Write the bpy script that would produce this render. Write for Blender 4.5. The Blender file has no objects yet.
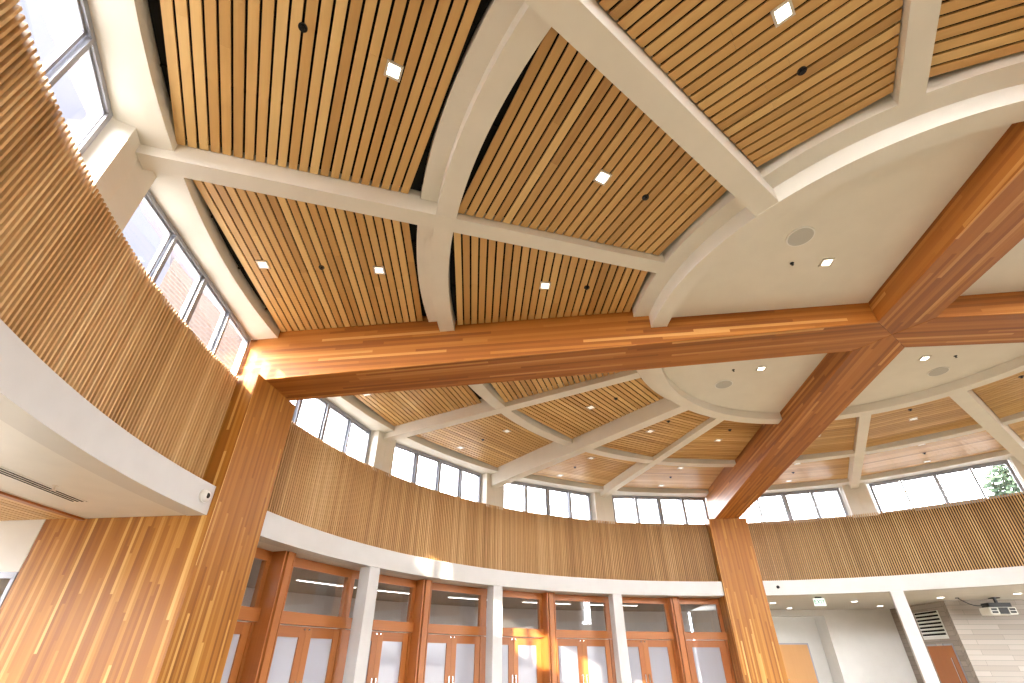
import bpy, bmesh, math, random
from mathutils import Vector, Matrix
random.seed(7)
sc = bpy.context.scene
COL = sc.collection
UP = Vector((0, 0, 1))

# ------------------------------------------------------------------ dimensions (metres, origin on the floor under the beam crossing)
W_BEAM = 0.389
R_FASCIA, Z_SOFFIT, Z_FASCIA = 10.0, 3.258, 3.653
R_BATTEN, Z_BATTEN = 10.231, 5.433
R_WIN, Z_HEAD = 10.47, 6.363
R_BAND = 9.938
R_COL, W_COL = 9.905, 0.583
Z_OUT, Z_IN = 6.48, 6.33        # undersides of the outer and inner slat panels
Z_TOP = 6.72
def z_beam(d): return 5.813 - 0.030 * d

def pol(r, a, z=0.0):
    t = math.radians(a)
    return Vector((r * math.cos(t), r * math.sin(t), z))

# ------------------------------------------------------------------ materials
def srgb(r, g, b):
    f = lambda c: (c / 255 / 12.92) if c / 255 <= 0.04045 else ((c / 255 + 0.055) / 1.055) ** 2.4
    return (f(r), f(g), f(b), 1.0)

def newmat(name):
    m = bpy.data.materials.new(name); m.use_nodes = True
    nt = m.node_tree; b = nt.nodes['Principled BSDF']
    return m, nt, b

def L(nt, a, b): nt.links.new(a, b)

def math_node(nt, op, a=None, b=None):
    n = nt.nodes.new('ShaderNodeMath'); n.operation = op
    for i, v in enumerate((a, b)):
        if v is None: continue
        if isinstance(v, (int, float)): n.inputs[i].default_value = v
        else: L(nt, v, n.inputs[i])
    return n.outputs[0]

def ramp(nt, fac, stops, interp='LINEAR'):
    n = nt.nodes.new('ShaderNodeValToRGB'); cr = n.color_ramp; cr.interpolation = interp
    while len(cr.elements) < len(stops): cr.elements.new(0.5)
    for e, (p, c) in zip(cr.elements, stops): e.position = p; e.color = c
    L(nt, fac, n.inputs[0]); return n.outputs[0]

def paint(name, rgb, rough=0.55, bump=0.0, spec=0.35):
    m, nt, b = newmat(name)
    tc = nt.nodes.new('ShaderNodeTexCoord'); nz = nt.nodes.new('ShaderNodeTexNoise')
    nz.inputs['Scale'].default_value = 3.0; nz.inputs['Detail'].default_value = 3
    L(nt, tc.outputs['Object'], nz.inputs['Vector'])
    c = srgb(*rgb); d = tuple(x * 0.95 for x in c[:3]) + (1,)
    L(nt, ramp(nt, nz.outputs[0], [(0.3, d), (0.7, c)]), b.inputs['Base Color'])
    b.inputs['Roughness'].default_value = rough
    b.inputs['Specular IOR Level'].default_value = spec
    return m

def metal(name, rgb, rough=0.35, metallic=1.0):
    m, nt, b = newmat(name)
    b.inputs['Base Color'].default_value = srgb(*rgb)
    b.inputs['Metallic'].default_value = metallic; b.inputs['Roughness'].default_value = rough
    return m

def emit(name, rgb, strength):
    m, nt, b = newmat(name)
    b.inputs['Base Color'].default_value = (0.8, 0.8, 0.8, 1)
    b.inputs['Emission Color'].default_value = srgb(*rgb); b.inputs['Emission Strength'].default_value = strength
    return m

def grain(nt, su, sv, detail=4):
    tc = nt.nodes.new('ShaderNodeTexCoord'); mp = nt.nodes.new('ShaderNodeMapping')
    mp.inputs['Scale'].default_value = (su, sv, 1); L(nt, tc.outputs['UV'], mp.inputs['Vector'])
    nz = nt.nodes.new('ShaderNodeTexNoise'); nz.inputs['Scale'].default_value = 1.0
    nz.inputs['Detail'].default_value = detail; nz.inputs['Roughness'].default_value = 0.6
    L(nt, mp.outputs[0], nz.inputs['Vector']); return nz.outputs[0]

def toned_wood(name, dark, mid, light, rough=0.42, g=0.28, gs=(0.7, 22)):
    """Boards: each board carries its own tone (face attribute), streaked by grain that runs along the UV's u."""
    m, nt, b = newmat(name)
    at = nt.nodes.new('ShaderNodeAttribute'); at.attribute_name = 'tone'
    gr = grain(nt, *gs)
    f = math_node(nt, 'ADD', math_node(nt, 'MULTIPLY', at.outputs['Fac'], 1 - g), math_node(nt, 'MULTIPLY', gr, g))
    L(nt, ramp(nt, f, [(0.08, srgb(*dark)), (0.5, srgb(*mid)), (0.92, srgb(*light))]), b.inputs['Base Color'])
    b.inputs['Roughness'].default_value = rough
    return m

def glulam(name, stops, h=0.05, length=2.2, rough=0.46, spec=0.35):
    """Laminated timber: narrow strips of random length and colour laid along the UV's u."""
    m, nt, b = newmat(name)
    tc = nt.nodes.new('ShaderNodeTexCoord'); sp = nt.nodes.new('ShaderNodeSeparateXYZ')
    L(nt, tc.outputs['UV'], sp.inputs[0])
    row = math_node(nt, 'FLOOR', math_node(nt, 'DIVIDE', sp.outputs[1], h))
    w1 = nt.nodes.new('ShaderNodeTexWhiteNoise'); w1.noise_dimensions = '1D'; L(nt, row, w1.inputs['W'])
    col = math_node(nt, 'FLOOR', math_node(nt, 'ADD', math_node(nt, 'DIVIDE', sp.outputs[0], length), math_node(nt, 'MULTIPLY', w1.outputs[0], 9.0)))
    cb = nt.nodes.new('ShaderNodeCombineXYZ'); L(nt, row, cb.inputs[0]); L(nt, col, cb.inputs[1])
    w2 = nt.nodes.new('ShaderNodeTexWhiteNoise'); w2.noise_dimensions = '2D'; L(nt, cb.outputs[0], w2.inputs['Vector'])
    gr = grain(nt, 0.8, 26)
    f = math_node(nt, 'ADD', math_node(nt, 'MULTIPLY', w2.outputs[0], 0.86), math_node(nt, 'MULTIPLY', gr, 0.14))
    L(nt, ramp(nt, f, [(p, srgb(*c)) for p, c in stops]), b.inputs['Base Color'])
    b.inputs['Roughness'].default_value = rough; b.inputs['Specular IOR Level'].default_value = spec
    return m

def glass(name, tint=(1, 1, 1), extra=0.03):
    m = bpy.data.materials.new(name); m.use_nodes = True; nt = m.node_tree; nt.nodes.clear()
    out = nt.nodes.new('ShaderNodeOutputMaterial'); mx = nt.nodes.new('ShaderNodeMixShader')
    tr = nt.nodes.new('ShaderNodeBsdfTransparent'); tr.inputs[0].default_value = (*tint, 1)
    gl = nt.nodes.new('ShaderNodeBsdfGlossy'); gl.inputs['Roughness'].default_value = 0.02
    lw = nt.nodes.new('ShaderNodeLayerWeight'); lw.inputs['Blend'].default_value = 0.5   # facing term, Schlick's curve
    L(nt, math_node(nt, 'ADD', math_node(nt, 'MULTIPLY', math_node(nt, 'POWER', lw.outputs['Facing'], 5.0), 0.9), 0.04 + extra), mx.inputs[0])
    L(nt, tr.outputs[0], mx.inputs[1]); L(nt, gl.outputs[0], mx.inputs[2]); L(nt, mx.outputs[0], out.inputs[0])
    return m

def brick_mat(name, c1, c2, mortar, scale, bw=0.5, rh=0.25, msize=0.02, rough=0.8):
    m, nt, b = newmat(name)
    tc = nt.nodes.new('ShaderNodeTexCoord'); br = nt.nodes.new('ShaderNodeTexBrick')
    br.inputs['Color1'].default_value = srgb(*c1); br.inputs['Color2'].default_value = srgb(*c2)
    br.inputs['Mortar'].default_value = srgb(*mortar); br.inputs['Scale'].default_value = scale
    br.inputs['Brick Width'].default_value = bw; br.inputs['Row Height'].default_value = rh
    br.inputs['Mortar Size'].default_value = msize
    L(nt, tc.outputs['UV'], br.inputs['Vector']); L(nt, br.outputs['Color'], b.inputs['Base Color'])
    b.inputs['Roughness'].default_value = rough
    return m

M = {}
M['white'] = paint('white paint', (228, 224, 214))
M['fascia'] = paint('fascia paint', (206, 205, 203), 0.4)
M['wall'] = paint('wall paint', (222, 221, 217), 0.35)
M['slat'] = toned_wood('slat wood', (168, 126, 70), (200, 158, 97), (224, 190, 130))
M['batten'] = toned_wood('batten wood', (160, 120, 70), (198, 156, 102), (224, 192, 140), rough=0.5)
M['backing'] = paint('brown backing', (74, 46, 26), 0.7)
M['void'] = paint('black void', (16, 15, 15), 0.9)
M['beam'] = glulam('glulam beam', [(0.0, (128, 72, 24)), (0.3, (152, 90, 32)), (0.62, (168, 104, 41)), (0.85, (178, 116, 52)), (0.93, (204, 150, 86)), (1.0, (214, 166, 102))])
M['column'] = glulam('glulam column', [(0.0, (134, 80, 26)), (0.3, (154, 98, 34)), (0.62, (168, 111, 42)), (0.80, (182, 128, 56)), (0.88, (208, 162, 90)), (1.0, (218, 176, 106))], h=0.042)
M['door'] = toned_wood('door wood', (136, 76, 32), (166, 100, 46), (188, 122, 62), rough=0.38, gs=(0.8, 30))
M['tan_door'] = toned_wood('tan door', (176, 122, 62), (196, 142, 80), (208, 156, 94), rough=0.4, gs=(0.8, 14))
M['plank'] = brick_mat('plank wall', (158, 148, 138), (138, 128, 119), (104, 96, 90), 1.0, 1.6, 0.135, 0.004, 0.5)
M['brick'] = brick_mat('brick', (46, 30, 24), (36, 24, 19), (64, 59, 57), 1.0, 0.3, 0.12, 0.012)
M['alu'] = metal('aluminium', (158, 161, 172), 0.4, 0.35)
M['chrome'] = metal('chrome', (225, 225, 228), 0.15)
M['trim_metal'] = metal('light trim', (214, 206, 194), 0.3, 0.6)
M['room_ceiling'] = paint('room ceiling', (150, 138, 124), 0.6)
M['glass'] = glass('window glass')
M['door_glass'] = glass('door glass', (0.93, 0.94, 0.97), 0.06)
def frosted(name):
    m = glass(name, (0.93, 0.94, 0.97), 0.05); nt = m.node_tree
    out = [n for n in nt.nodes if n.type == 'OUTPUT_MATERIAL'][0]; src = out.inputs[0].links[0].from_socket
    df = nt.nodes.new('ShaderNodeBsdfTranslucent'); df.inputs[0].default_value = (0.70, 0.71, 0.78, 1)
    d2 = nt.nodes.new('ShaderNodeBsdfDiffuse'); d2.inputs[0].default_value = (0.70, 0.71, 0.80, 1)
    ma = nt.nodes.new('ShaderNodeMixShader'); L(nt, df.outputs[0], ma.inputs[1]); L(nt, d2.outputs[0], ma.inputs[2])
    mb = nt.nodes.new('ShaderNodeMixShader'); mb.inputs[0].default_value = 0.5; L(nt, src, mb.inputs[1]); L(nt, ma.outputs[0], mb.inputs[2]); L(nt, mb.outputs[0], out.inputs[0])
    return m
M['frosted'] = frosted('frosted door glass')
M['lamp'] = emit('lamp lens', (255, 246, 226), 9.0)
M['lamp_mid'] = emit('lamp lens mid', (255, 246, 230), 2.0)
M['lamp_low'] = emit('lamp lens dim', (255, 246, 230), 0.55)
M['tube'] = emit('linear lamp', (255, 250, 240), 5.0)
M['black'] = paint('black plastic', (22, 22, 24), 0.4)
M['grey_grille'] = paint('grey grille', (190, 189, 184), 0.7)
M['plastic'] = paint('white plastic', (235, 235, 232), 0.3)
M['floor'] = paint('floor', (146, 136, 117), 0.45)
M['ground'] = paint('ground', (214, 212, 208), 0.9)
M['roof'] = paint('roof', (104, 101, 114), 0.8)
M['sign_face'] = emit('sign face', (214, 250, 236), 0.42)
M['sign_text'] = paint('sign green', (24, 150, 116), 0.5)
M['leaf'] = paint('leaves', (62, 80, 62), 0.8)
M['bark'] = paint('bark', (92, 76, 62), 0.9)
M['dark_glass'] = metal('dark glass', (70, 78, 90), 0.1, 0.3)

# ------------------------------------------------------------------ mesh builder
class MB:
    def __init__(s): s.v = []; s.f = []; s.uv = []; s.tone = []
    def face(s, pts, grain=None, tone=0.5, off=(0, 0)):
        i = len(s.v); pts = [Vector(p) for p in pts]; s.v += pts
        s.f.append(list(range(i, i + len(pts))))
        n = Vector((0, 0, 0))
        for k in range(1, len(pts) - 1): n += (pts[k] - pts[0]).cross(pts[k + 1] - pts[0])
        n = n.normalized() if n.length > 1e-12 else UP
        g = Vector(grain) if grain is not None else (Vector((1, 0, 0)) if abs(n.z) > 0.7 else n.cross(UP))
        g = g - n * g.dot(n)
        g = g.normalized() if g.length > 1e-4 else (n.cross(Vector((0.3, 0.5, 0.8)))).normalized()
        w = n.cross(g)
        s.uv.append([(p.dot(g) + off[0], p.dot(w) + off[1]) for p in pts]); s.tone.append(tone)
    def hexa(s, b, t, grain=None, tone=0.5, off=None):
        """b, t: matching rings of n points (bottom and top)."""
        off = off if off is not None else (random.uniform(0, 20), random.uniform(0, 20))
        n = len(b)
        s.face(list(reversed(b)), grain, tone, off); s.face(t, grain, tone, off)
        for i in range(n):
            j = (i + 1) % n
            s.face([b[i], b[j], t[j], t[i]], grain, tone, off)
    def box(s, c, ax, ay, az, grain=None, tone=0.5, off=None):
        """c centre; ax, ay, az half-extent vectors."""
        c, ax, ay, az = Vector(c), Vector(ax), Vector(ay), Vector(az)
        b = [c - ax - ay - az, c + ax - ay - az, c + ax + ay - az, c - ax + ay - az]
        t = [p + 2 * az for p in b]
        s.hexa(b, t, grain if grain is not None else ax, tone, off)
    def bar(s, p, q, ha, hb, side, tone=0.5, off=None):
        """box from p to q; ha half-size along 'side', hb half-size across."""
        p, q, side = Vector(p), Vector(q), Vector(side).normalized()
        d = (q - p); o = d.normalized().cross(side).normalized()
        s.box((p + q) / 2, d / 2, side * ha, o * hb, d, tone, off)
    def polar(s, r0, r1, a0, a1, z0, z1, n=1, tone=0.5, grain='t', ends=True):
        """annular block; a0, a1 may be functions of r."""
        A0 = a0 if callable(a0) else (lambda r: a0); A1 = a1 if callable(a1) else (lambda r: a1)
        off = (random.uniform(0, 9), random.uniform(0, 9))
        for i in range(n):
            P = lambda r, k, z: pol(r, A0(r) + (A1(r) - A0(r)) * k / n, z)
            am = math.radians(A0(r0) + (A1(r0) - A0(r0)) * (i + .5) / n)
            g = Vector((-math.sin(am), math.cos(am), 0)) if grain == 't' else UP
            s.face([P(r0, i, z0), P(r1, i, z0), P(r1, i + 1, z0), P(r0, i + 1, z0)], g, tone, off)
            s.face([P(r0, i, z1), P(r0, i + 1, z1), P(r1, i + 1, z1), P(r1, i, z1)], g, tone, off)
            s.face([P(r0, i, z0), P(r0, i + 1, z0), P(r0, i + 1, z1), P(r0, i, z1)], g, tone, off)
            s.face([P(r1, i, z0), P(r1, i, z1), P(r1, i + 1, z1), P(r1, i + 1, z0)], g, tone, off)
        if ends:
            for k in (0, n):
                s.face([P(r0, k, z0), P(r1, k, z0), P(r1, k, z1), P(r0, k, z1)], UP, tone, off)
    def disc(s, c, r, z0, z1, n=24, axis=UP, rt=None):
        c = Vector(c); axis = Vector(axis).normalized(); e = axis.orthogonal().normalized(); f = axis.cross(e)
        rt = r if rt is None else rt
        ring = lambda z, q: [c + axis * z + (e * math.cos(2 * math.pi * i / n) + f * math.sin(2 * math.pi * i / n)) * q for i in range(n)]
        s.hexa(ring(z0, r), ring(z1, rt))
    def dome(s, c, r, axis, n=20, m=6, squash=1.0):
        c = Vector(c); axis = Vector(axis).normalized(); e = axis.orthogonal().normalized(); f = axis.cross(e)
        P = lambda i, j: c + axis * (r * squash * math.sin(j / m * math.pi / 2)) + (e * math.cos(2 * math.pi * i / n) + f * math.sin(2 * math.pi * i / n)) * (r * math.cos(j / m * math.pi / 2))
        for j in range(m):
            for i in range(n):
                q = [P(i, j), P(i + 1, j), P(i + 1, j + 1)]
                if j < m - 1: q.append(P(i, j + 1))
                s.face(q)
        s.face([P(i, 0) for i in range(n)][::-1])
    def build(s, name, mat, parent=None, smooth=False):
        me = bpy.data.meshes.new(name); me.from_pydata([tuple(p) for p in s.v], [], s.f)
        uvl = me.uv_layers.new(name='UVMap'); k = 0
        for u in s.uv:
            for q in u: uvl.data[k].uv = q; k += 1
        at = me.attributes.new('tone', 'FLOAT', 'FACE')
        at.data.foreach_set('value', s.tone)
        bm = bmesh.new(); bm.from_mesh(me)
        bmesh.ops.remove_doubles(bm, verts=bm.verts, dist=1e-5)
        bmesh.ops.recalc_face_normals(bm, faces=bm.faces)
        bm.to_mesh(me); bm.free()
        if smooth:
            for p in me.polygons: p.use_smooth = True
            me.set_sharp_from_angle(angle=math.radians(35))
        me.materials.append(mat)
        o = bpy.data.objects.new(name, me); COL.objects.link(o)
        if parent is not None: o.parent = parent
        return o

def tag(o, label, cat, group=None, kind=None):
    o['label'] = label; o['category'] = cat
    if group: o['group'] = group
    if kind: o['kind'] = kind
    return o

def empty(name, loc=(0, 0, 0)):
    o = bpy.data.objects.new(name, None); COL.objects.link(o); o.location = loc; o.empty_display_size = 0.1
    return o

def under(parent, o):
    """parent o to an Empty that is not at the origin, keeping world coordinates."""
    o.parent = parent; o.matrix_parent_inverse = Matrix.Translation(parent.location).inverted(); return o

# angle limits of a quadrant arc that stops against something of half-width w on both axes
def q0(q, w): return lambda r: q + math.degrees(math.asin(w / r))
def q1(q, w): return lambda r: q + 90 - math.degrees(math.asin(w / r))

# ------------------------------------------------------------------ the setting: floor, ground, roof, ceilings
b = MB(); b.disc((0, 0, 0), 18.6, -0.25, 0.0, 96)
tag(b.build('floor', M['floor']), 'warm tan floor of the round hall, below the picture', 'floor', kind='structure')
b = MB(); b.box((0, 0, -0.5), (150, 0, 0), (0, 150, 0), (0, 0, 0.2))
tag(b.build('ground', M['ground']), 'pale paved ground around the building', 'ground', kind='structure')
b = MB(); b.disc((0, 0, 0), 10.98, 6.78, 7.05, 96)
tag(b.build('roof', M['roof']), 'flat round roof whose eaves show through the left windows', 'roof', kind='structure')

b = MB(); b.polar(10.76, 18.6, 0, 360, 3.44, 3.52, 96, ends=False)  # unseen pale ring added to bounce daylight up onto the hall ceiling
tag(b.build('roof', M['ground']), 'added pale low roof around the round hall, bouncing daylight up through the clerestory', 'roof', kind='structure')

QN = {180: 'near left', 90: 'far left', 0: 'far right', 270: 'near right'}
for q in (180, 90, 0, 270):
    # round plaster ceiling inside the inner ring, one quarter between two beams
    b = MB()
    n = 24; w = W_BEAM + 0.002; r = 3.40
    a0, a1 = q0(q, w)(r), q1(q, w)(r)
    inner = Matrix.Rotation(math.radians(q), 3, 'Z') @ Vector((w, w, 0))
    ring = [inner] + [pol(r, a0 + (a1 - a0) * i / n) for i in range(n + 1)]
    b.hexa([p + UP * 6.16 for p in ring], [p + UP * 6.30 for p in ring])
    tag(b.build('ceiling', M['white']), 'smooth white plaster quarter of the round centre ceiling, %s of the beam crossing' % {180: 'above left', 90: 'below left', 0: 'below right', 270: 'above right'}[q], 'ceiling', kind='structure')
    # inner ring: shallow step outside, deep ring inside
    b = MB(); f0, f1 = q0(q, W_BEAM + .001), q1(q, W_BEAM + .001)
    b.polar(3.61, 3.85, f0, f1, 6.228, 6.66, 48); b.polar(3.375, 3.615, f0, f1, 5.995, 6.66, 48)
    tag(b.build('inner_ring_beam', M['white'], smooth=True), 'white stepped inner ring around the %s quarter of the centre ceiling' % {180: 'upper left', 90: 'lower left', 0: 'lower right', 270: 'upper right'}[q], 'ring beam', 'quarters of the white inner ring', 'thing')
    if q != 270:
        b = MB()
        b.polar(7.0, 7.22, f0, f1, 6.45, 6.70, 64); b.polar(6.755, 7.005, f0, f1, 6.228, 6.70, 64)
        tag(b.build('middle_ring_beam', M['white'], smooth=True), {180: 'white curved middle ring beam sweeping from the top edge down to the left beam', 90: 'white curved middle ring beam behind the left beam, ending at the far beam', 0: 'white curved middle ring beam right of the far beam'}[q], 'ring beam', 'quarters of the white middle ring', 'thing')
    # white band between the slats and the clerestory
    b = MB(); f0, f1 = q0(q, W_BEAM + .001), q1(q, W_BEAM + .001)
    b.polar(R_BAND, 10.53, f0, f1, Z_HEAD, 6.74, 64)
    tag(b.build('trim_%d' % (1 + q // 90), M['white'], smooth=True), 'smooth white ceiling band over the clerestory windows, %s quarter' % QN[q], 'ceiling band', kind='structure')
    # white fascia under the batten screen
    f0, f1 = q0(q, W_COL + .004), q1(q, W_COL + .004)
    b = MB(); b.polar(R_FASCIA, 10.30, f0, f1, Z_SOFFIT, Z_FASCIA, 64)
    tag(b.build('trim_%d' % (5 + q // 90), M['fascia'], smooth=True), 'white curved fascia band under the battens, %s quarter' % QN[q], 'fascia', kind='structure')
    # batten screen
    b = MB(); R0 = 10.231
    a0, a1 = f0(R0) + .12, f1(R0) - .12
    nb = int((a1 - a0) * math.pi / 180 * R0 / 0.0575)
    run = 0.5
    for i in range(nb):
        a = a0 + (a1 - a0) * (i + .5) / nb
        e = pol(1, a); t = Vector((-e.y, e.x, 0))
        run = 0.5 + 0.75 * (run - 0.5) + random.uniform(-.16, .16)
        tone = min(1, max(0, run + random.uniform(-.22, .22)))
        b.box(e * (R0 + 0.045) + UP * (Z_FASCIA + 0.003 + Z_BATTEN) / 2, UP * (Z_BATTEN - Z_FASCIA - .003) / 2, t * 0.0120, e * 0.045, UP, tone)
    s = b.build('batten_screen', M['batten'])
    tag(s, {180: 'curved wall of vertical wood battens beside the left column, under the left windows', 90: 'curved wall of vertical wood battens between the left column and the far column', 0: 'curved wall of vertical wood battens right of the far column', 270: 'curved wall of vertical wood battens behind the viewpoint, out of the picture'}[q], 'batten wall', 'curved batten screens', 'thing')
    b = MB(); b.polar(10.322, 10.35, f0, f1, Z_FASCIA, 5.395, 64, grain='z')
    b.build('backing_panel', M['backing'], s)
    b = MB(); b.polar(10.352, 10.74, f0, f1, Z_FASCIA, 5.36, 64)
    b.build('wall_' + QN[q].replace(' ', '_'), M['wall'])
    o = COL.objects['wall_' + QN[q].replace(' ', '_')]
    tag(o, 'plain white ring wall hidden behind the %s battens, making the window sill' % QN[q], 'wall', kind='structure')

# roof-side ceiling slab that closes the hall above the slats
b = MB(); b.disc((0, 0, 0), 10.6, 6.752, 6.775, 96)
tag(b.build('ceiling', M['void']), 'dark deck above the slatted panels', 'ceiling deck', kind='structure')

# ------------------------------------------------------------------ glulam beams and columns
AX = {180: 'left', 90: 'far', 0: 'right', 270: 'near'}
blab = {180: 'long orange glulam beam running from the left column to the beam crossing', 90: 'orange glulam beam rising from the far column to the beam crossing',
        0: 'orange glulam beam leaving the crossing to the right edge of the picture', 270: 'orange glulam beam leaving the crossing towards the upper right corner'}
clab = {180: 'broad laminated wood column at the left, carrying the long beam', 90: 'leaning-looking laminated wood column at the far wall, right of the glass doors',
        0: 'laminated wood column at the right, out of the picture', 270: 'laminated wood column behind the viewpoint, out of the picture'}
for q in (180, 90, 0, 270):
    R3 = Matrix.Rotation(math.radians(q), 3, 'Z')
    g = R3 @ Vector((1, 0, 0))
    w = W_BEAM; end = 10.60
    plan = [(0, 0), (w, -w), (end, -w), (end, w), (w, w)]
    b = MB()
    bot = [R3 @ Vector((x, y, z_beam(x))) for x, y in plan]; top = [R3 @ Vector((x, y, 6.735)) for x, y in plan]
    b.hexa(bot, top, g, 0.5, (q * 0.11, q * 0.037))
    o = b.build('timber_beam', M['beam'])
    md = o.modifiers.new('bevel', 'BEVEL'); md.width = 0.008; md.segments = 1; md.limit_method = 'ANGLE'; md.angle_limit = math.radians(40)
    tag(o, blab[q], 'beam', 'glulam beams of the cross', 'thing')
    if q in (180, 90):
        b = MB(); out = 12.5 if q == 180 else 10.9; zt = z_beam(R_COL) - 0.004
        cx = (R_COL + out) / 2
        # inner pier up to the beam
        zc = zt
        pl = [(R_COL, -W_COL), (10.74, -W_COL), (10.74, W_COL), (R_COL, W_COL)]
        b.hexa([R3 @ Vector((x, y, 0)) for x, y in pl], [R3 @ Vector((x, y, z_beam(x) - .004)) for x, y in pl], UP, 0.5, (1.3, 0.4))
        pl = [(10.74, -W_COL), (out, -W_COL), (out, W_COL), (10.74, W_COL)]
        b.hexa([R3 @ Vector((x, y, 0)) for x, y in pl], [R3 @ Vector((x, y, 3.30)) for x, y in pl], UP, 0.5, (1.3, 0.4))
        o = b.build('timber_column', M['column'])
        tag(o, clab[q], 'column', 'glulam columns', 'thing')

# ------------------------------------------------------------------ white radial beams
rlab = {202.5: 'white radial beam nearest the left beam, ending at the left window pier', 225: 'deep white diagonal beam from the top edge to the inner ring',
        247.5: 'white radial beam at the top right, cut by the top edge', 157.5: 'white radial beam just behind the long left beam, meeting the first far window pier',
        135: 'deep white diagonal beam across the far left ceiling, meeting the second window pier', 112.5: 'slim white radial beam left of the far beam, meeting the third window pier',
        67.5: 'white radial beam first to the right of the far beam', 45: 'deep white diagonal beam at the far right, second from the far beam', 22.5: 'white radial beam at the extreme right edge'}
for a, lab in rlab.items():
    deep = abs((a % 90) - 45) < 1
    z0 = 6.0 if deep else 6.224; hw = 0.135 if deep else 0.11
    e = pol(1, a); t = Vector((-e.y, e.x, 0)); b = MB()
    ri = 3.60 if deep else 3.84
    b.box(e * (ri + 10.26) / 2 + UP * (z0 + 6.73) / 2, e * (10.26 - ri) / 2, t * hw, UP * (6.73 - z0) / 2)
    o = b.build('radial_beam', M['white'])
    tag(o, lab, 'radial beam', 'white radial ceiling beams', 'thing')

# ------------------------------------------------------------------ clerestory: piers and windows
plab = {202.5: 'white window pier at the left where the first radial beam lands', 225: 'white window pier beyond the top left corner', 157.5: 'white window pier between the first and second far window groups',
        135: 'white window pier under the deep far diagonal, between second and third window groups', 112.5: 'white window pier between the third and fourth far window groups',
        67.5: 'white window pier between the two window groups right of the far beam', 45: 'white window pier at the right edge after the last windows'}
for a, lab in plab.items():
    b = MB()
    pts = []
    for r, d in ((10.24, 1.75), (10.275, 0), (10.24, -1.75), (10.60, -2.28), (10.62, 0), (10.60, 2.28)): pts.append(pol(r, a + d))
    b.hexa([p + UP * 5.362 for p in pts], [p + UP * (Z_HEAD - .002) for p in pts], UP)
    o = b.build('window_pier', M['white'])
    tag(o, lab, 'pier', 'white piers between the clerestory windows', 'thing')

wlab = {180: 'left clerestory window group beside the left column, showing brick outside', 202.5: 'left clerestory window group in the top left corner',
        157.5: 'first far clerestory window group right of the left column', 135: 'second far clerestory window group', 112.5: 'third far clerestory window group',
        90: 'fourth far clerestory window group, left of the far beam', 67.5: 'clerestory window group right of the far beam', 45: 'last clerestory window group at the right edge',
        225: 'clerestory window group behind the viewpoint on the left', 22.5: 'clerestory window group beyond the right edge'}
for n, (a, lab) in enumerate(wlab.items()):
    p, q = pol(R_WIN, a + 2.25), pol(R_WIN, a + 20.25)
    if a % 90 == 0: p = pol(R_WIN, a + 2.35)
    if (a + 22.5) % 90 == 0: q = pol(R_WIN, a + 20.15)
    d = (q - p); Lb = d.length; ex = d.normalized(); ny = UP.cross(ex)
    ny = ny if ny.dot(p) > 0 else -ny          # outward
    zb, zt = 5.362, Z_HEAD - .003
    b = MB(); hf = 0.034; dp = 0.05
    for z in (zb + hf, zt - hf): b.bar(p + UP * z, q + UP * z, hf, dp, UP)
    for x in (hf, Lb - hf): b.bar(p + ex * x + UP * (zb + 2 * hf), p + ex * x + UP * (zt - 2 * hf), hf, dp, ex)
    fr = b.build('window_%d' % (n + 1), M['alu'])
    tag(fr, lab, 'window', kind='structure')
    for k in range(1, 4):
        b = MB(); hw = 0.04 if k == 2 else 0.026
        b.bar(p + ex * Lb * k / 4 + UP * (zb + 2 * hf), p + ex * Lb * k / 4 + UP * (zt - 2 * hf), hw, dp + 0.012, ex)
        b.build('mullion', M['alu'], fr)
    for k in range(4):
        x0, x1 = Lb * k / 4 + .045, Lb * (k + 1) / 4 - .045
        b = MB(); s = 0.016
        for z in (zb + 2 * hf + s, zt - 2 * hf - s): b.bar(p + ex * x0 + UP * z, p + ex * x1 + UP * z, s, 0.022, UP)
        for x in (x0 + s, x1 - s): b.bar(p + ex * x + UP * (zb + 2 * hf), p + ex * x + UP * (zt - 2 * hf), s, 0.022, ex)
        sa = b.build('sash', M['alu'], fr)
        b = MB(); b.box(p + ex * (x0 + x1) / 2 + UP * (zb + zt) / 2, ex * ((x1 - x0) / 2 - s), ny * 0.004, UP * ((zt - zb) / 2 - 2 * hf - s))
        b.build('pane', M['glass'], sa)

# ------------------------------------------------------------------ slatted ceiling panels
pan = {('o', 180): 'slat panel above the left beam by the left windows', ('o', 202.5): 'large slat panel in the top left corner',
       ('i', 180): 'slat panel resting on the left beam inside the middle ring', ('i', 202.5): 'slat panel at top centre left of the deep diagonal',
       ('i', 225): 'slat panel at the top right of the deep diagonal', ('i', 247.5): 'cropped slat panel in the top right corner',
       ('o', 157.5): 'slat panel behind the left beam over the first far windows', ('i', 157.5): 'slat sliver just behind the left beam inside the middle ring',
       ('o', 135): 'slat panel over the second far windows', ('i', 135): 'slat panel behind the left beam, above the deep far diagonal',
       ('o', 112.5): 'slat panel over the third far windows', ('i', 112.5): 'slat panel below the deep far diagonal inside the middle ring',
       ('o', 90): 'slat panel over the fourth far windows, touching the far beam', ('i', 90): 'slat panel touching the far beam under the inner ring',
       ('o', 67.5): 'slat panel right of the far beam at the windows', ('i', 67.5): 'slat panel right of the far beam under the inner ring',
       ('o', 45): 'slat panel over the last right windows', ('i', 45): 'slat panel left of the far right diagonal under the inner ring',
       ('o', 22.5): 'outer slat panel right of the far right diagonal', ('i', 22.5): 'inner slat panel right of the far right diagonal'}
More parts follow.
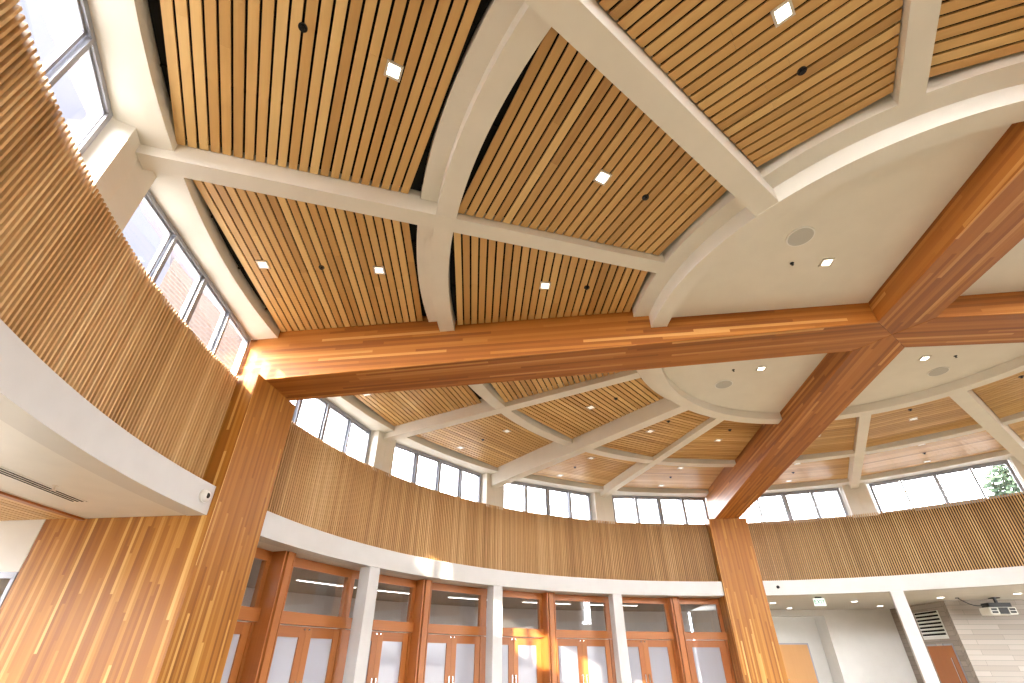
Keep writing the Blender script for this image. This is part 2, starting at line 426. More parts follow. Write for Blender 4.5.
def clip_halfplanes(poly, planes):
    for (n, d) in planes:       # keep n.p >= d
        out = []
        for i in range(len(poly)):
            a, c = poly[i], poly[(i + 1) % len(poly)]
            da, dc = a.dot(n) - d, c.dot(n) - d
            if da >= 0: out.append(a)
            if (da >= 0) != (dc >= 0): out.append(a + (c - a) * (da / (da - dc)))
        poly = out
        if not poly: break
    return poly

def sector_planes(a0):
    pl = []
    for a, sgn in ((a0, 1), (a0 + 22.5, -1)):
        t = Vector((-math.sin(math.radians(a)), math.cos(math.radians(a)), 0)) * sgn
        hw = W_BEAM if a % 90 == 0 else (0.135 if abs(a % 90 - 45) < 1 else 0.11)
        pl.append((t, hw + 0.012))
    return pl

panels = {}
for (ring, a0), ph in pan.items():
    am = a0 + 11.25; e = pol(1, am); t = Vector((-e.y, e.x, 0))
    if ring == 'o': r0, r1, z = 7.225, 9.932, Z_OUT
    else: r0, r1, z = 3.855, 6.75, Z_IN
    d1 = r1 * math.cos(math.radians(9.6 if ring == 'o' else 9.2)); d0 = r0 + 0.02
    nsl = int((d1 - d0) / 0.1155); pitch = (d1 - d0) / nsl
    b = MB(); pls = sector_planes(a0)
    for i in range(nsl):
        da, db = d0 + pitch * i + 0.0125, d0 + pitch * (i + 1) - 0.0125
        tone = min(1, max(0, random.gauss(0.5, 0.2)))
        quad = [e * da - t * 4, e * db - t * 4, e * db + t * 4, e * da + t * 4]
        poly = clip_halfplanes(quad, pls)
        if len(poly) < 3: continue
        poly = clip_halfplanes(poly, [])
        ys = [p.dot(t) for p in poly]; ya, yb = min(ys), max(ys)
        cuts = [ya]
        if yb - ya > 1.3 and random.random() < 0.75: cuts.append(ya + (yb - ya) * random.uniform(.25, .75))
        cuts.append(yb)
        for c0, c1 in zip(cuts[:-1], cuts[1:]):
            sub = clip_halfplanes(poly, [(t, c0 + (0.0008 if c0 != ya else -1)), (-t, -c1 + (0.0008 if c1 != yb else -1))])
            if len(sub) < 3: continue
            tn = min(1, max(0, tone + random.uniform(-.14, .14)))
            b.hexa([p + UP * z for p in sub], [p + UP * (z + 0.022) for p in sub], t, tn)
    s = b.build('slatted_ceiling', M['slat'])
    tag(s, ('wooden ' + ph), 'ceiling panel', 'slatted wood ceiling panels', 'thing')
    # dark felt behind the slats, with the hanger rails that show in the gap at the band
    n = 14; aa = lambda r, s_: None
    outer = [pol(r1 - .002, a0 + 22.5 * i / n) for i in range(n + 1)]; inn = [pol(r0 + .002, a0 + 22.5 * i / n) for i in range(n, -1, -1)]
    poly = clip_halfplanes(outer + inn, pls)
    # clipping a concave ring sector: clip outer fan and inner arc separately
    hwA = lambda r: math.degrees(math.asin((pls[0][1] + .0) / r)); hwB = lambda r: math.degrees(math.asin((pls[1][1] + .0) / r))
    bb = MB(); bb.polar(r0 + .003, r1 - .003, lambda r: a0 + hwA(r), lambda r: a0 + 22.5 - hwB(r), z + 0.10, z + 0.115, n)
    bb.build('felt_backing', M['void'], s)
    bb = MB()
    for f in (0.25, 0.5, 0.75):
        a = a0 + 22.5 * f; g = pol(1, a); h = Vector((-g.y, g.x, 0))
        bb.box(g * (r0 + r1) / 2 + UP * (z + 0.06), g * ((r1 - r0) / 2 - 0.02), h * 0.012, UP * 0.012)
    bb.build('hanger_rail', M['void'], s)
    panels[(ring, a0)] = z

# ------------------------------------------------------------------ downlights, sprinklers, speakers
def downlight(pos, ang, size, label, group, lens='lamp', name='ceiling_downlight'):
    e = pol(1, ang); t = Vector((-e.y, e.x, 0)); p = Vector(pos)
    b = MB(); h = size / 2; f = 0.012
    for sx, sy, lx, ly in ((0, 1, h, f), (0, -1, h, f), (1, 0, f, h - 2 * f), (-1, 0, f, h - 2 * f)):
        b.box(p + e * sx * (h - f) + t * sy * (h - f) - UP * 0.004, e * lx, t * ly, UP * 0.010)
    o = b.build(name, M['trim_metal']); tag(o, label, 'downlight', group)
    b = MB(); b.box(p - UP * 0.002, e * (h - 2 * f), t * (h - 2 * f), UP * 0.004)
    b.build('lens', M[lens], o)
    return o

def sprinkler(pos, label, group):
    p = Vector(pos); b = MB()
    b.disc(p, 0.042, -0.008, 0.004, 20)
    o = b.build('fire_sprinkler', M['black']); tag(o, label, 'sprinkler', group)
    b = MB(); b.disc(p, 0.014, -0.03, -0.008, 12, rt=0.02); b.disc(p, 0.022, -0.034, -0.03, 12)
    b.build('sprinkler_head', M['black'], o)
    return o

for (ring, a0), z in panels.items():
    am = a0 + 11.25
    ph = pan[(ring, a0)]
    spots = [(7.79, 'inner'), (9.47, 'outer')] if ring == 'o' else [(5.32, '')]
    shift = 0.14 if a0 % 90 == 0 else (-0.14 if (a0 + 22.5) % 90 == 0 else 0.0)
    tv = Vector((-math.sin(math.radians(am)), math.cos(math.radians(am)), 0)) * (shift + 0.03)
    for r, w_ in spots:
        if (ring, a0) == ('o', 202.5) and r > 9: continue
        if (ring, a0) in (('i', 157.5), ('i', 247.5)): continue
        lab = '%sdownlight in %s' % ((w_ + ' ') if w_ else '', ph)
        downlight(pol(r, am, z) + tv, am, 0.16, lab, 'square downlights in the slat panels', 'lamp' if a0 > 181 else ('lamp_mid' if a0 == 180 else 'lamp_low'))
    r = 8.63 if ring == 'o' else 4.69
    if (ring, a0) in (('i', 157.5), ('i', 247.5)): continue
    sprinkler(pol(r, am, z) + tv, 'black sprinkler in ' + ph, 'black sprinklers in the slat panels')

for q, nm in ((180, 'above left of'), (90, 'below left of'), (0, 'below right of')):
    R3 = Matrix.Rotation(math.radians(q), 3, 'Z'); zc = 6.16
    am = q + 45
    downlight(pol(1.95, am, zc), q, 0.15, 'lit square downlight in the white centre ceiling, %s the crossing' % nm, 'downlights in the centre ceiling')
    b = MB(); c = pol(2.70, am, zc); b.disc(c, 0.165, -0.012, 0.002, 32)
    o = b.build('ceiling_speaker', M['plastic']); tag(o, 'round speaker in the white centre ceiling, %s the crossing' % nm, 'speaker', 'round ceiling speakers')
    b = MB(); b.disc(c, 0.148, -0.015, -0.011, 32); b.build('grille', M['grey_grille'], o)
    b = MB(); c = pol(2.32, am + (8.7 if q == 90 else (-7.3 if q == 180 else -8.8)), zc); b.disc(c, 0.026, -0.006, 0.002, 16); b.disc(c, 0.009, -0.032, -0.006, 10); b.disc(c, 0.016, -0.036, -0.032, 12)
    o = b.build('pendent_sprinkler', M['black']); tag(o, 'small dark sprinkler on the white centre ceiling, %s the crossing' % nm, 'sprinkler', 'sprinklers in the centre ceiling')

# ------------------------------------------------------------------ lobby soffits
b = MB(); b.polar(10.302, 10.80, lambda r: 90 + math.degrees(math.asin(.60 / r)), lambda r: 180 - math.degrees(math.asin(.60 / r)), Z_SOFFIT + .004, 3.36, 48)
tag(b.build('ceiling', M['wall']), 'narrow white soffit in front of the glass doors', 'ceiling', kind='structure')
b = MB(); b.polar(10.802, 18.5, lambda r: 90 + math.degrees(math.asin(.60 / r)), lambda r: 180 - math.degrees(math.asin(.60 / r)), Z_SOFFIT + .004, 3.36, 48)
tag(b.build('ceiling', M['room_ceiling']), 'grey ceiling of the room behind the glass doors', 'ceiling', kind='structure')
b = MB(); b.polar(10.302, 18.5, lambda r: math.degrees(math.asin(.60 / r)), lambda r: 90 - math.degrees(math.asin(.60 / r)), Z_SOFFIT + .004, 3.36, 48)
tag(b.build('ceiling', M['wall']), 'flat white soffit of the open lobby right of the far column', 'ceiling', kind='structure')
b = MB(); b.polar(10.302, 11.86, lambda r: 180 + math.degrees(math.asin(.60 / r)), 268, Z_SOFFIT + .004, 3.36, 60)
tag(b.build('ceiling', M['wall']), 'cream soffit under the left fascia', 'ceiling', kind='structure')

# wood slat soffit beyond the cream soffit
b = MB(); rr = 11.955
a0f = lambda r: 180 + math.degrees(math.asin(.60 / r))
i = 0
while rr < 14.6:
    b.polar(rr, rr + 0.095, a0f, 268, 3.268, 3.29, 36, tone=random.gauss(.5, .2)); rr += 0.115
o = b.build('slat_soffit', M['slat']); tag(o, 'slatted wood soffit at the lower left, beyond the cream soffit', 'ceiling panel', kind='thing')
b = MB(); b.polar(11.863, 11.95, a0f, 268, 3.235, 3.36, 24, tone=.25); b.build('edge_trim', M['door'], o)
b = MB(); b.polar(11.952, 14.62, a0f, 268, 3.31, 3.36, 14); b.build('felt_backing', M['void'], o)

# linear diffuser and sprinkler in the cream soffit
p, q = Vector((-11.155, -1.37, Z_SOFFIT)), Vector((-10.70, -3.70, Z_SOFFIT))
d = (q - p).normalized(); s_ = UP.cross(d)
b = MB(); b.bar(p, q, 0.095, 0.004, s_); o = b.build('linear_diffuser', M['plastic'])
tag(o, 'long slot air diffuser in the cream soffit at the lower left', 'air diffuser')
for k in (-1, 0, 1):
    b = MB(); b.bar(p + d * .03 + s_ * k * 0.058 - UP * 0.0055, q - d * .03 + s_ * k * 0.058 - UP * 0.0055, 0.011, 0.0025, s_)
    b.build('slot', M['void'], o)
c = Vector((-10.86, -1.98, Z_SOFFIT + .004)); b = MB(); b.disc(c, 0.03, -0.008, 0.0, 16); b.disc(c, 0.011, -0.05, -0.008, 10); b.disc(c, 0.028, -0.056, -0.05, 14)
o = b.build('pendent_sprinkler', M['trim_metal']); tag(o, 'small sprinkler beside the slot diffuser at the lower left', 'sprinkler')

# security cameras on the fascia
def dome_camera(a, z, r, label, body, eye):
    e = pol(1, a); c = e * (R_FASCIA - 0.001) + UP * z; b = MB()
    b.disc(c, r, 0.0, 0.03, 24, -e)
    o = b.build('dome_camera', M[body], smooth=True); tag(o, label, 'security camera')
    b = MB(); b.dome(c - e * 0.03, r * 0.93, -e, 20, 6, 0.8); b.build('housing', M[body], o, True)
    side = Vector((-e.y, e.x, 0)) * (-1 if a > 120 else 1)
    b = MB(); ax = (-e * 0.75 + side * 0.6 * (-1)).normalized() if a > 120 else -e
    b.dome(c - e * 0.03 + ax * r * 0.50, r * 0.55, ax, 16, 5, 0.55); b.build('lens_cover', M[eye], o, True)
dome_camera(184.5, 3.46, 0.085, 'white dome security camera at the end of the left fascia', 'plastic', 'black')
dome_camera(84.3, 3.475, 0.045, 'tiny dark dome camera on the fascia right of the far column', 'black', 'black')

# ------------------------------------------------------------------ white posts under the fascia
for a, lab in ((157.5, 'square white post in front of the glass doors, nearest the left column'), (135, 'square white post in front of the glass doors, middle of the three'),
               (112.5, 'square white post in front of the glass doors, nearest the far column'), (67.5, 'square white post right of the far column, by the lobby'), (45, 'square white post beyond the right edge')):
    e = pol(1, a); t = Vector((-e.y, e.x, 0)); b = MB()
    b.box(e * 10.165 + UP * (Z_SOFFIT - .002) / 2, UP * (Z_SOFFIT - .002) / 2, t * 0.15, e * 0.15)
    o = b.build('white_post', M['fascia']); md = o.modifiers.new('bevel', 'BEVEL'); md.width = 0.01; md.segments = 2
    tag(o, lab, 'post', 'white posts under the fascia', 'thing')

# ------------------------------------------------------------------ glazed timber door wall behind the posts (far left quarter)
RG = 10.74
fins = {168.75: 'timber fin of the door wall nearest the left column', 146.25: 'timber fin of the door wall, second from the left column', 123.75: 'timber fin of the door wall, third from the left column', 101.25: 'timber fin of the door wall nearest the far column'}
for a, lab in fins.items():
    e = pol(1, a); t = Vector((-e.y, e.x, 0)); b = MB(); zt = Z_SOFFIT - .003
    b.box(e * 10.56 + UP * zt / 2, UP * zt / 2, t * 0.075, e * 0.20, UP, 0.55)
    for s in (-1, 1):
        b.box(e * 10.585 + t * s * 0.092 + UP * zt / 2, UP * zt / 2, t * 0.014, e * 0.165, UP, 0.2)
        b.box(e * 10.565 + t * s * 0.123 + UP * zt / 2, UP * zt / 2, t * 0.015, e * 0.185, UP, 0.5)
    o = b.build('timber_fin', M['door']); tag(o, lab, 'timber fin', 'timber fins of the door wall', 'thing')

nodes = [176.75, 168.75, 157.5, 146.25, 135, 123.75, 112.5, 101.25, 93.25]
place = ['hidden half by the left column', 'left of the first white post', 'right of the first white post', 'left of the middle white post', 'right of the middle white post', 'left of the third white post', 'right of the third white post', 'beside the far column']
for i in range(8):
    a0, a1 = nodes[i], nodes[i + 1]
    p, q = pol(RG, a0), pol(RG, a1); ex = (q - p).normalized(); Lb = (q - p).length; n_in = ex.cross(UP)
    n_in = n_in if n_in.dot(-p) > 0 else -n_in
    m0 = 0.0 if i == 0 else (0.14 if a0 in fins else 0.004); m1 = 0.14 if a1 in fins else (0.0 if i == 7 else 0.004)
    x0, x1 = m0 + .002, Lb - m1 - .002
    J = 0.05
    # transom window
    b = MB()
    b.bar(p + ex * x0 + UP * 3.17, p + ex * x1 + UP * 3.17, 0.084, 0.05, UP, .5)
    for x in (x0 + J, x1 - J): b.bar(p + ex * x + UP * 2.33, p + ex * x + UP * 3.085, J, 0.05, ex, .45)
    fr = b.build('window_%d' % (11 + i), M['door']); tag(fr, 'timber transom window above the doors, ' + place[i], 'window', kind='structure')
    b = MB(); b.bar(p + ex * x0 + UP * 2.227 + n_in * .03, p + ex * x1 + UP * 2.227 + n_in * .03, 0.10, 0.085, UP, .62); b.build('rail', M['door'], fr)
    b = MB(); xm = (x0 + x1) / 2; b.box(p + ex * xm + UP * 2.71, ex * ((x1 - x0) / 2 - 2 * J), n_in * 0.004, UP * 0.375); b.build('pane', M['door_glass'], fr)
    # doors
    b = MB()
    for x in (x0 + .03, x1 - .03): b.bar(p + ex * x, p + ex * x + UP * 2.12, 0.03, 0.05, ex, .4)
    dr = b.build('door_%d' % (1 + i), M['door']); tag(dr, 'glazed timber door, ' + place[i], 'door', kind='structure')
    xs = [x0 + .065, (x0 + x1) / 2, x1 - .065]
    leaves = [(xs[0], xs[1] - .002), (xs[1] + .002, xs[2])] if i != 7 else [(xs[0], xs[2])]
    for li, (u, v) in enumerate(leaves):
        b = MB(); st = 0.075 if i != 7 else 0.10
        for x in (u + st, v - st): b.bar(p + ex * x + UP * .01, p + ex * x + UP * 2.11, st, 0.028, ex, .5 + .2 * li)
        for z0, z1 in ((0.01, 0.30), (1.93, 2.11)): b.bar(p + ex * (u + 2 * st) + UP * (z0 + z1) / 2, p + ex * (v - 2 * st) + UP * (z0 + z1) / 2, (z1 - z0) / 2, 0.028, UP, .42)
        lf = b.build('door_leaf', M['door'], dr)
        b = MB(); b.box(p + ex * (u + v) / 2 + UP * 1.115, ex * ((v - u) / 2 - 2 * st), n_in * 0.005, UP * 0.815); b.build('pane', M['frosted'], lf)
        if i != 7:
            b = MB(); x = v - .055 if li == 0 else u + .055
            b.disc(p + ex * x + UP * 2.065 + n_in * 0.028, 0.016, 0, 0.02, 12, n_in); b.build('latch', M['chrome'], lf)
            b = MB(); b.bar(p + ex * x + UP * 0.85 + n_in * 0.06, p + ex * x + UP * 1.25 + n_in * 0.06, 0.012, 0.012, ex)
            for z in (.9, 1.2): b.bar(p + ex * x + UP * z + n_in * 0.028, p + ex * x + UP * z + n_in * 0.06, 0.008, 0.008, ex)
            b.build('handle', M['chrome'], lf)

# room behind the doors
b = MB(); b.polar(15.6, 15.8, 92.3, 177.7, 0, Z_SOFFIT, 48)
tag(b.build('wall_back', M['wall']), 'pale back wall of the room behind the glass doors', 'wall', kind='structure')
for k, a in enumerate((166, 152, 141, 130, 118, 107)):
    e = pol(1, a); t = Vector((-e.y, e.x, 0)); b = MB()
    b.box(e * 12.9 + UP * (Z_SOFFIT - 0.016), t * 0.9, e * 0.06, UP * 0.018); o = b.build('linear_light', M['plastic'])
    tag(o, 'long ceiling light in the room behind the glass doors, ' + ['by the left column', 'behind the first white post', 'second left of the middle post', 'right of the middle post', 'behind the third white post', 'by the far column'][k], 'ceiling light', 'linear lights behind the doors')
    b = MB(); b.box(e * 12.9 + UP * (Z_SOFFIT - 0.036), t * 0.88, e * 0.05, UP * 0.003); b.build('lens', M['tube'], o)

# ------------------------------------------------------------------ lobby right of the far column
b = MB()
for x0, x1, z0, z1 in ((-0.6, 2.2, 0, Z_SOFFIT), (2.2, 4.24, 3.045, Z_SOFFIT), (4.24, 6.95, 0, Z_SOFFIT)):
    b.box(((x0 + x1) / 2, 15.25, (z0 + z1) / 2), ((x1 - x0) / 2, 0, 0), (0, 0.15, 0), (0, 0, (z1 - z0) / 2))
tag(b.build('wall_far', M['wall']), 'glossy white lobby wall with a recess, right of the far column', 'wall', kind='structure')
b = MB(); b.box((3.22, 16.05, 1.55), (1.5, 0, 0), (0, 0.05, 0), (0, 0, 1.55)); b.box((4.29, 15.7, 1.55), (0.05, 0, 0), (0, 0.3, 0), (0, 0, 1.55))
tag(b.build('wall_recess', M['wall']), 'white back of the recess holding the tan door', 'wall', kind='structure')
b = MB(); b.box((3.05, 15.97, 1.09), (0.66, 0, 0), (0, 0.025, 0), (0, 0, 1.09)); o = b.build('door_9', M['alu']); tag(o, 'plain tan door in the white recess right of the far column', 'door', kind='structure')
b = MB(); b.box((3.05, 15.935, 1.07), (0.61, 0, 0), (0, 0.012, 0), (0, 0, 1.06), UP, .6); lf = b.build('door_leaf', M['tan_door'], o)
b = MB(); b.bar((2.55, 15.88, 1.0), (2.68, 15.88, 1.0), .012, .012, UP); b.bar((2.56, 15.88, 1.0), (2.56, 15.925, 1.0), .01, .01, UP); b.build('handle', M['chrome'], lf)

b = MB()
def wb(y0, y1, z0, z1): b.face([(6.62, y0, z0), (6.62, y1, z0), (6.62, y1, z1), (6.62, y0, z1)]);
b.box((6.72, 13.606, Z_SOFFIT / 2), (0.10, 0, 0), (0, 1.492, 0), (0, 0, Z_SOFFIT / 2), Vector((0, 1, 0)))
o = b.build('wall_return', M['plank']); tag(o, 'narrow plank-clad return wall with a grille and door, right of the lobby post', 'wall', kind='structure')
b = MB(); b.box((10.51, 12.03, Z_SOFFIT / 2), (3.89, 0, 0), (0, 0.08, 0), (0, 0, Z_SOFFIT / 2), Vector((1, 0, 0)))
tag(b.build('wall_right', M['plank']), 'pale horizontal plank wall behind the projector', 'wall', kind='structure')
# air grille
b = MB(); b.box((6.608, 13.08, 2.62), (0.01, 0, 0), (0, 0.64, 0), (0, 0, 0.40)); o = b.build('air_grille', M['plastic']); tag(o, 'white louvred air grille above the orange door, right of the lobby post', 'air grille')
for k in range(7):
    b = MB(); z = 2.98 - k * 0.105
    b.box((6.596, 13.08, z), (0.004, 0, 0), (0, 0.60, 0), (0, 0, 0.026)); b.build('slot', M['void'], o)
    b = MB(); z = 2.94 - k * 0.105
    b.box((6.585, 13.08, z), (0.014, 0, 0.012), (0, 0.61, 0), (0.001, 0, 0.006)); b.build('louvre', M['plastic'], o)
b = MB(); b.box((6.606, 13.06, 1.04), (0.012, 0, 0), (0, 0.66, 0), (0, 0, 1.04)); o = b.build('door_10', M['alu']); tag(o, 'orange wood door below the air grille', 'door', kind='structure')
b = MB(); b.box((6.588, 13.06, 1.02), (0.012, 0, 0), (0, 0.62, 0), (0, 0, 1.01), UP, .5); lf = b.build('door_leaf', M['door'], o)
b = MB(); b.bar((6.55, 12.62, 0.8), (6.55, 12.62, 1.7), .014, .014, Vector((0, 1, 0)))
for z in (.85, 1.65): b.bar((6.55, 12.62, z), (6.576, 12.62, z), .01, .01, UP)
b.build('handle', M['chrome'], lf)
b = MB(); b.box((6.57, 12.95, 2.06), (0.02, 0, 0), (0, 0.14, 0), (0, 0, 0.03)); b.build('door_closer', M['chrome'], o)

for k, (x, y) in enumerate(((2.78, 14.3), (1.55, 12.3), (4.0, 12.04), (5.60, 13.7), (6.0, 11.05), (7.49, 10.16))):
    b = MB(); c = Vector((x, y, Z_SOFFIT + .004)); b.disc(c, 0.105, -0.012, 0.0, 24)
    o = b.build('round_downlight', M['plastic'])
    tag(o, 'round lit downlight in the right lobby soffit, ' + ['behind the exit sign', 'beside the far column', 'right of the exit sign', 'near the white wall, by the post', 'left of the projector', 'right of the projector'][k], 'downlight', 'round downlights in the lobby')
    b = MB(); b.disc(c, 0.085, -0.016, -0.011, 24); b.build('lens', M['tube'], o)

# exit sign
ex0 = empty('exit_sign', (2.32, 10.6, Z_SOFFIT)); tag(ex0, 'small lit green and white EXIT sign hanging from the lobby soffit', 'exit sign')
b = MB(); b.box((2.31, 10.6, 3.243), (0.09, 0, 0), (0, 0.03, 0), (0, 0, 0.018)); under(ex0, b.build('canopy', M['black']))
b = MB(); b.box((2.31, 10.6, 3.12), (0.165, 0, 0), (0, 0.010, 0), (0, 0, 0.104)); fp = b.build('sign_panel', M['sign_face']); under(ex0, fp)
cu = bpy.data.curves.new('exit text', 'FONT'); cu.body = 'EXIT'; cu.size = 0.155; cu.extrude = 0.002; cu.align_x = 'CENTER'; cu.align_y = 'CENTER'
to = bpy.data.objects.new('tmp_text', cu); COL.objects.link(to)
me = bpy.data.meshes.new_from_object(to.evaluated_get(bpy.context.evaluated_depsgraph_get())); bpy.data.objects.remove(to)
me.transform(Matrix.Translation((2.31, 10.587, 3.12)) @ Matrix.Rotation(math.radians(90), 4, 'X'))
me.materials.clear(); me.materials.append(M['sign_text'])
o = bpy.data.objects.new('lettering', me); COL.objects.link(o); under(ex0, o)

# projector
pj = empty('ceiling_projector', (7.55, 11.2, Z_SOFFIT)); tag(pj, 'white ceiling projector with dark vents hanging before the plank wall', 'projector')
b = MB(); b.box((7.53, 11.22, 2.885), (0.36, 0, 0), (0, 0.22, 0), (0, 0, 0.10)); o = b.build('body', M['plastic']); under(pj, o); md = o.modifiers.new('bevel', 'BEVEL'); md.width = 0.02; md.segments = 2
for x, w, h, z in ((7.53, 0.125, 0.085, 2.885), (7.28, 0.075, 0.026, 2.925), (7.28, 0.075, 0.026, 2.85), (7.77, 0.075, 0.026, 2.925), (7.77, 0.075, 0.026, 2.85)):
    b = MB(); b.box((x, 10.995, z), (w, 0, 0), (0, 0.008, 0), (0, 0, h)); under(pj, b.build('vent', M['black']))
b = MB(); b.box((7.56, 11.24, 3.05), (0.30, 0, 0), (0, 0.16, 0), (0, 0, 0.055)); b.box((7.60, 11.24, 3.17), (0.03, 0, 0), (0, 0.03, 0), (0, 0, 0.085)); b.box((7.60, 11.24, 3.243), (0.10, 0, 0), (0, 0.10, 0), (0, 0, 0.012)); under(pj, b.build('mount', M['black']))
b = MB(); pts = []
for k in range(13):
    u = k / 12; pts.append(Vector((6.58 + .66 * u, 11.2, 3.24 - .19 * u - .09 * math.sin(math.pi * u))))
rings = []
for k, c in enumerate(pts):
    d = (pts[min(k + 1, 12)] - pts[max(k - 1, 0)]).normalized(); e1 = Vector((0, 1, 0)); e2 = d.cross(e1)
    rings.append([c + (e1 * math.cos(t) + e2 * math.sin(t)) * .013 for t in [2 * math.pi * i / 8 for i in range(8)]])
for r_, q_ in zip(rings[:-1], rings[1:]):
    for i in range(8): b.face([r_[i], r_[(i + 1) % 8], q_[(i + 1) % 8], q_[i]])
b.face(rings[0]); b.face(rings[-1])
under(pj, b.build('cable', M['black'], smooth=True))
b = MB(); b.disc((6.55, 11.2, Z_SOFFIT + .003), 0.05, -0.02, 0, 14); under(pj, b.build('cable_outlet', M['black']))

# ------------------------------------------------------------------ unseen walls added at floor level to hold daylight off the floor
b = MB(); b.polar(10.36, 10.5, lambda r: 270 + math.degrees(math.asin(.60 / r)), lambda r: 360 - math.degrees(math.asin(.60 / r)), 0, 3.64, 48)
tag(b.build('wall_near_added', M['wall']), 'added plain white lower wall behind the viewpoint, unseen, keeping daylight off the floor', 'wall', kind='structure')
b = MB()
for a in range(0, 9):
    b.polar(14.65, 14.85, 187 + a * 9.3, 187 + a * 9.3 + 5.6, 0.5, 2.75, 3)  # openings invented to let dappled sunlight onto the left pier
b.polar(14.65, 14.85, 187, 272, 0, 0.5, 40); b.polar(14.65, 14.85, 187, 272, 2.75, 3.40, 40)
tag(b.build('wall_lobby_added', M['wall']), 'added outer lobby wall, openings shaped to dapple light on the pier, out of the picture', 'wall', kind='structure')
# ------------------------------------------------------------------ white wall with a window beyond the left pier
b = MB(); b.box((-15.55, -0.535, 2.93), (3.04, 0, 0), (0, 0.05, 0), (0, 0, 0.35)); b.box((-15.55, -0.535, 0.3), (3.04, 0, 0), (0, 0.05, 0), (0, 0, 0.3))
tag(b.build('wall_left', M['wall']), 'white wall over a window beyond the left column', 'wall', kind='structure')
b = MB()
for z in (0.64, 2.54): b.bar((-12.53, -0.535, z), (-18.58, -0.535, z), .04, .04, UP)
b.bar((-12.53, -0.535, 1.9), (-18.58, -0.535, 1.9), .025, .04, UP)
for x in (-12.56, -14.5, -16.5): b.bar((x, -0.535, .66), (x, -0.535, 2.52), .03, .04, Vector((1, 0, 0)))
o = b.build('window_19', M['alu']); tag(o, 'grey framed window under the white wall at the lower left edge', 'window', kind='structure')
b = MB(); b.box((-15.55, -0.535, 1.6), (3.0, 0, 0), (0, .004, 0), (0, 0, .93)); b.build('pane', M['glass'], o)

# ------------------------------------------------------------------ outside: brick building on the left, tree on the right
bd = empty('brick_building', (-17.6, 5.0, 0)); tag(bd, 'pale brick building outside, seen through the left windows', 'building')
Rb = Matrix.Rotation(math.radians(133), 3, 'Z')
def bl(x, y, z): return Rb @ Vector((x, y, 0)) + Vector((-17.6, 5.0, z))
ux, uy = Rb @ Vector((1, 0, 0)), Rb @ Vector((0, 1, 0))
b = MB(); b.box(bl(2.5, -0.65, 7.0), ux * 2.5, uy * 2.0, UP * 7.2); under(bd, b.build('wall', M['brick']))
b = MB(); b.box(bl(2.5, -0.65, 14.35), ux * 2.7, uy * 2.2, UP * 0.15); under(bd, b.build('roof', M['roof']))

tr = empty('broadleaf_tree', (18.6, 20.7, 0)); tag(tr, 'leafy tree outside the last window at the right edge', 'tree')
b = MB(); b.disc((18.6, 20.7, 0), 0.28, -0.3, 9.0, 10, rt=0.10); under(tr, b.build('trunk', M['bark']))
b = MB(); rnd = random.Random(3)
for _ in range(1400):
    v = Vector((rnd.gauss(0, 1), rnd.gauss(0, 1), rnd.gauss(0, 1))).normalized() * rnd.uniform(.35, 1) ** .5
    c = Vector((18.6 + v.x * 1.7, 20.7 + v.y * 1.7, 9.0 + v.z * 2.0)); d1 = Vector((rnd.gauss(0, 1), rnd.gauss(0, 1), rnd.gauss(0, 1))).normalized(); d2 = d1.orthogonal().normalized()
    s = rnd.uniform(.18, .36); b.face([c - d1 * s, c + d2 * s * .5, c + d1 * s, c - d2 * s * .5])
under(tr, b.build('foliage', M['leaf']))

# ------------------------------------------------------------------ light: sky, low sun, lamps
w = bpy.data.worlds.new('World'); sc.world = w; w.use_nodes = True; nt = w.node_tree
bg = nt.nodes['Background']; tc = nt.nodes.new('ShaderNodeTexCoord'); sp = nt.nodes.new('ShaderNodeSeparateXYZ')
L(nt, tc.outputs['Generated'], sp.inputs[0])
sky = ramp(nt, sp.outputs[2], [(0.0, (1.1, 1.1, 1.1, 1)), (0.06, (13, 13.3, 13.8, 1)), (0.34, (13, 13.3, 14, 1)), (0.47, (0.60, 0.63, 0.80, 1))])
# brighter, slightly warm sky around the low sun
dt = nt.nodes.new('ShaderNodeVectorMath'); dt.operation = 'DOT_PRODUCT'; L(nt, tc.outputs['Generated'], dt.inputs[0]); dt.inputs[1].default_value = (-0.18, -0.94, 0.27)
gl = math_node(nt, 'MULTIPLY', math_node(nt, 'POWER', math_node(nt, 'MAXIMUM', dt.outputs['Value'], 0.0), 3.0), 26.0)
gc = nt.nodes.new('ShaderNodeVectorMath'); gc.operation = 'SCALE'; gc.inputs[0].default_value = (0.98, 0.98, 1.0); L(nt, gl, gc.inputs['Scale'])
ad = nt.nodes.new('ShaderNodeVectorMath'); ad.operation = 'ADD'; L(nt, sky, ad.inputs[0]); L(nt, gc.outputs[0], ad.inputs[1])
L(nt, ad.outputs[0], bg.inputs['Color'])
bg.inputs['Strength'].default_value = 1.0

sd = bpy.data.lights.new('sun', 'SUN'); sd.energy = 20.0; sd.angle = math.radians(0.6); sd.color = (1.0, 0.86, 0.66)
so = bpy.data.objects.new('sun', sd); COL.objects.link(so)
az, el = math.radians(79), math.radians(15.8)
dirv = Vector((math.cos(az) * math.cos(el), math.sin(az) * math.cos(el), -math.sin(el)))
so.rotation_euler = dirv.to_track_quat('-Z', 'Y').to_euler()

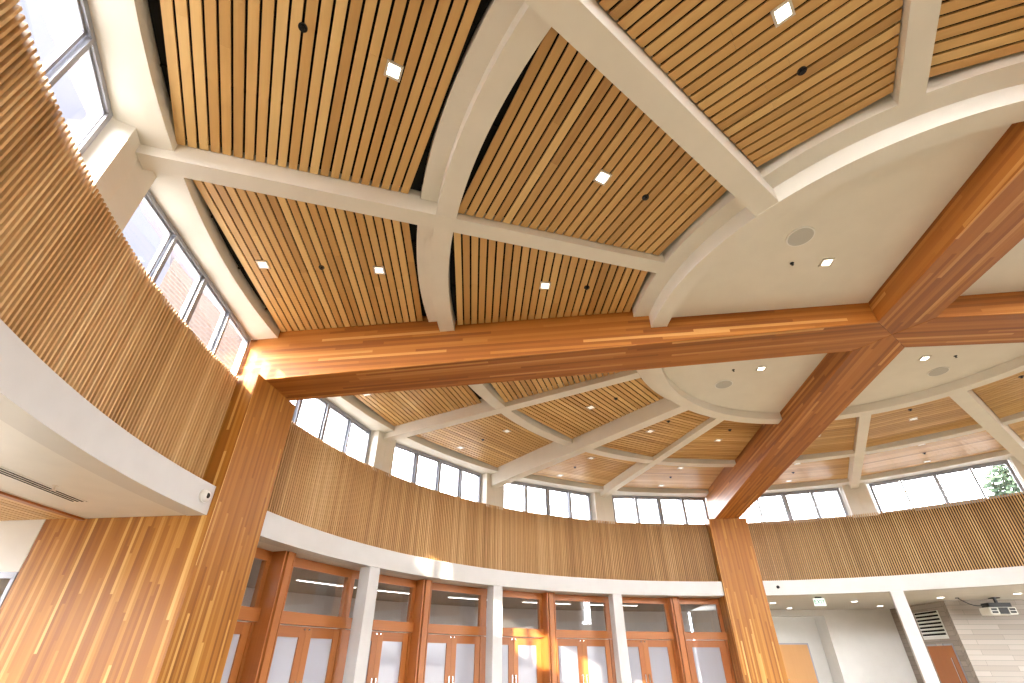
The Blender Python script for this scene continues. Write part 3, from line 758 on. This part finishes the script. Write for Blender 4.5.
def spot(name, loc, power, color, cone=110, rad=0.07):
    d = bpy.data.lights.new(name, 'SPOT'); d.energy = power; d.color = color; d.spot_size = math.radians(cone); d.spot_blend = 0.7; d.shadow_soft_size = rad
    o = bpy.data.objects.new(name, d); COL.objects.link(o); o.location = loc; return o
WARM = (1, .97, .92)
for a in (45, 135, 225, 315): spot('centre_lamp', pol(2.0, a, 6.12), 90, WARM)
for a in [11.25 + 22.5 * k for k in range(16)]:
    far = 5.5 if 10 < a < 170 else 2.6      # far spots boosted as added fill light for the far half
    spot('panel_lamp', pol(5.33, a, 6.29), 80 * far, WARM, 84)
    spot('panel_lamp', pol(7.78, a, 6.44), 80 * far, WARM, 66)
for a in (166, 152, 141, 130, 118, 107):
    spot('room_lamp', pol(12.9, a, 3.2), 150, (1, .97, .95), 170, .3)
for x, y in ((2.78, 14.3), (1.55, 12.3), (4.0, 12.04), (5.60, 13.7), (6.0, 11.05), (7.49, 10.16)):
    spot('lobby_lamp', (x, y, 3.22), 34, (1, .96, .92), 150)

# ------------------------------------------------------------------ camera
cam = bpy.data.cameras.new('camera'); co = bpy.data.objects.new('camera', cam); COL.objects.link(co); sc.camera = co
yaw, pitch, roll = math.radians(97.722), math.radians(32.1775), math.radians(0.2821)
fw = Vector((math.cos(yaw) * math.cos(pitch), math.sin(yaw) * math.cos(pitch), math.sin(pitch)))
rt = Vector((math.sin(yaw), -math.cos(yaw), 0)); up = rt.cross(fw)
r2 = math.cos(roll) * rt + math.sin(roll) * up; u2 = -math.sin(roll) * rt + math.cos(roll) * up
co.matrix_world = Matrix(((r2.x, u2.x, -fw.x, -5.027), (r2.y, u2.y, -fw.y, -6.558), (r2.z, u2.z, -fw.z, 1.6), (0, 0, 0, 1)))
cam.sensor_width = 36.0; cam.lens = 470.55 / 1024 * 36.0
cam.shift_x = (512 - 507.02) / 1024; cam.shift_y = (363.2757 - 341.5) / 1024
cam.clip_start = 0.05; cam.clip_end = 400

vs = sc.view_settings; vs.view_transform = 'Standard'; vs.look = 'None'; vs.gamma = 1.0; vs.use_curve_mapping = False
vs.exposure = 0.66
sc.cycles.use_denoising = True
sc.cycles.max_bounces = 10; sc.cycles.diffuse_bounces = 6; sc.cycles.transparent_max_bounces = 16
sc.cycles.caustics_reflective = False; sc.cycles.caustics_refractive = False
sc.cycles.sample_clamp_indirect = 4.0
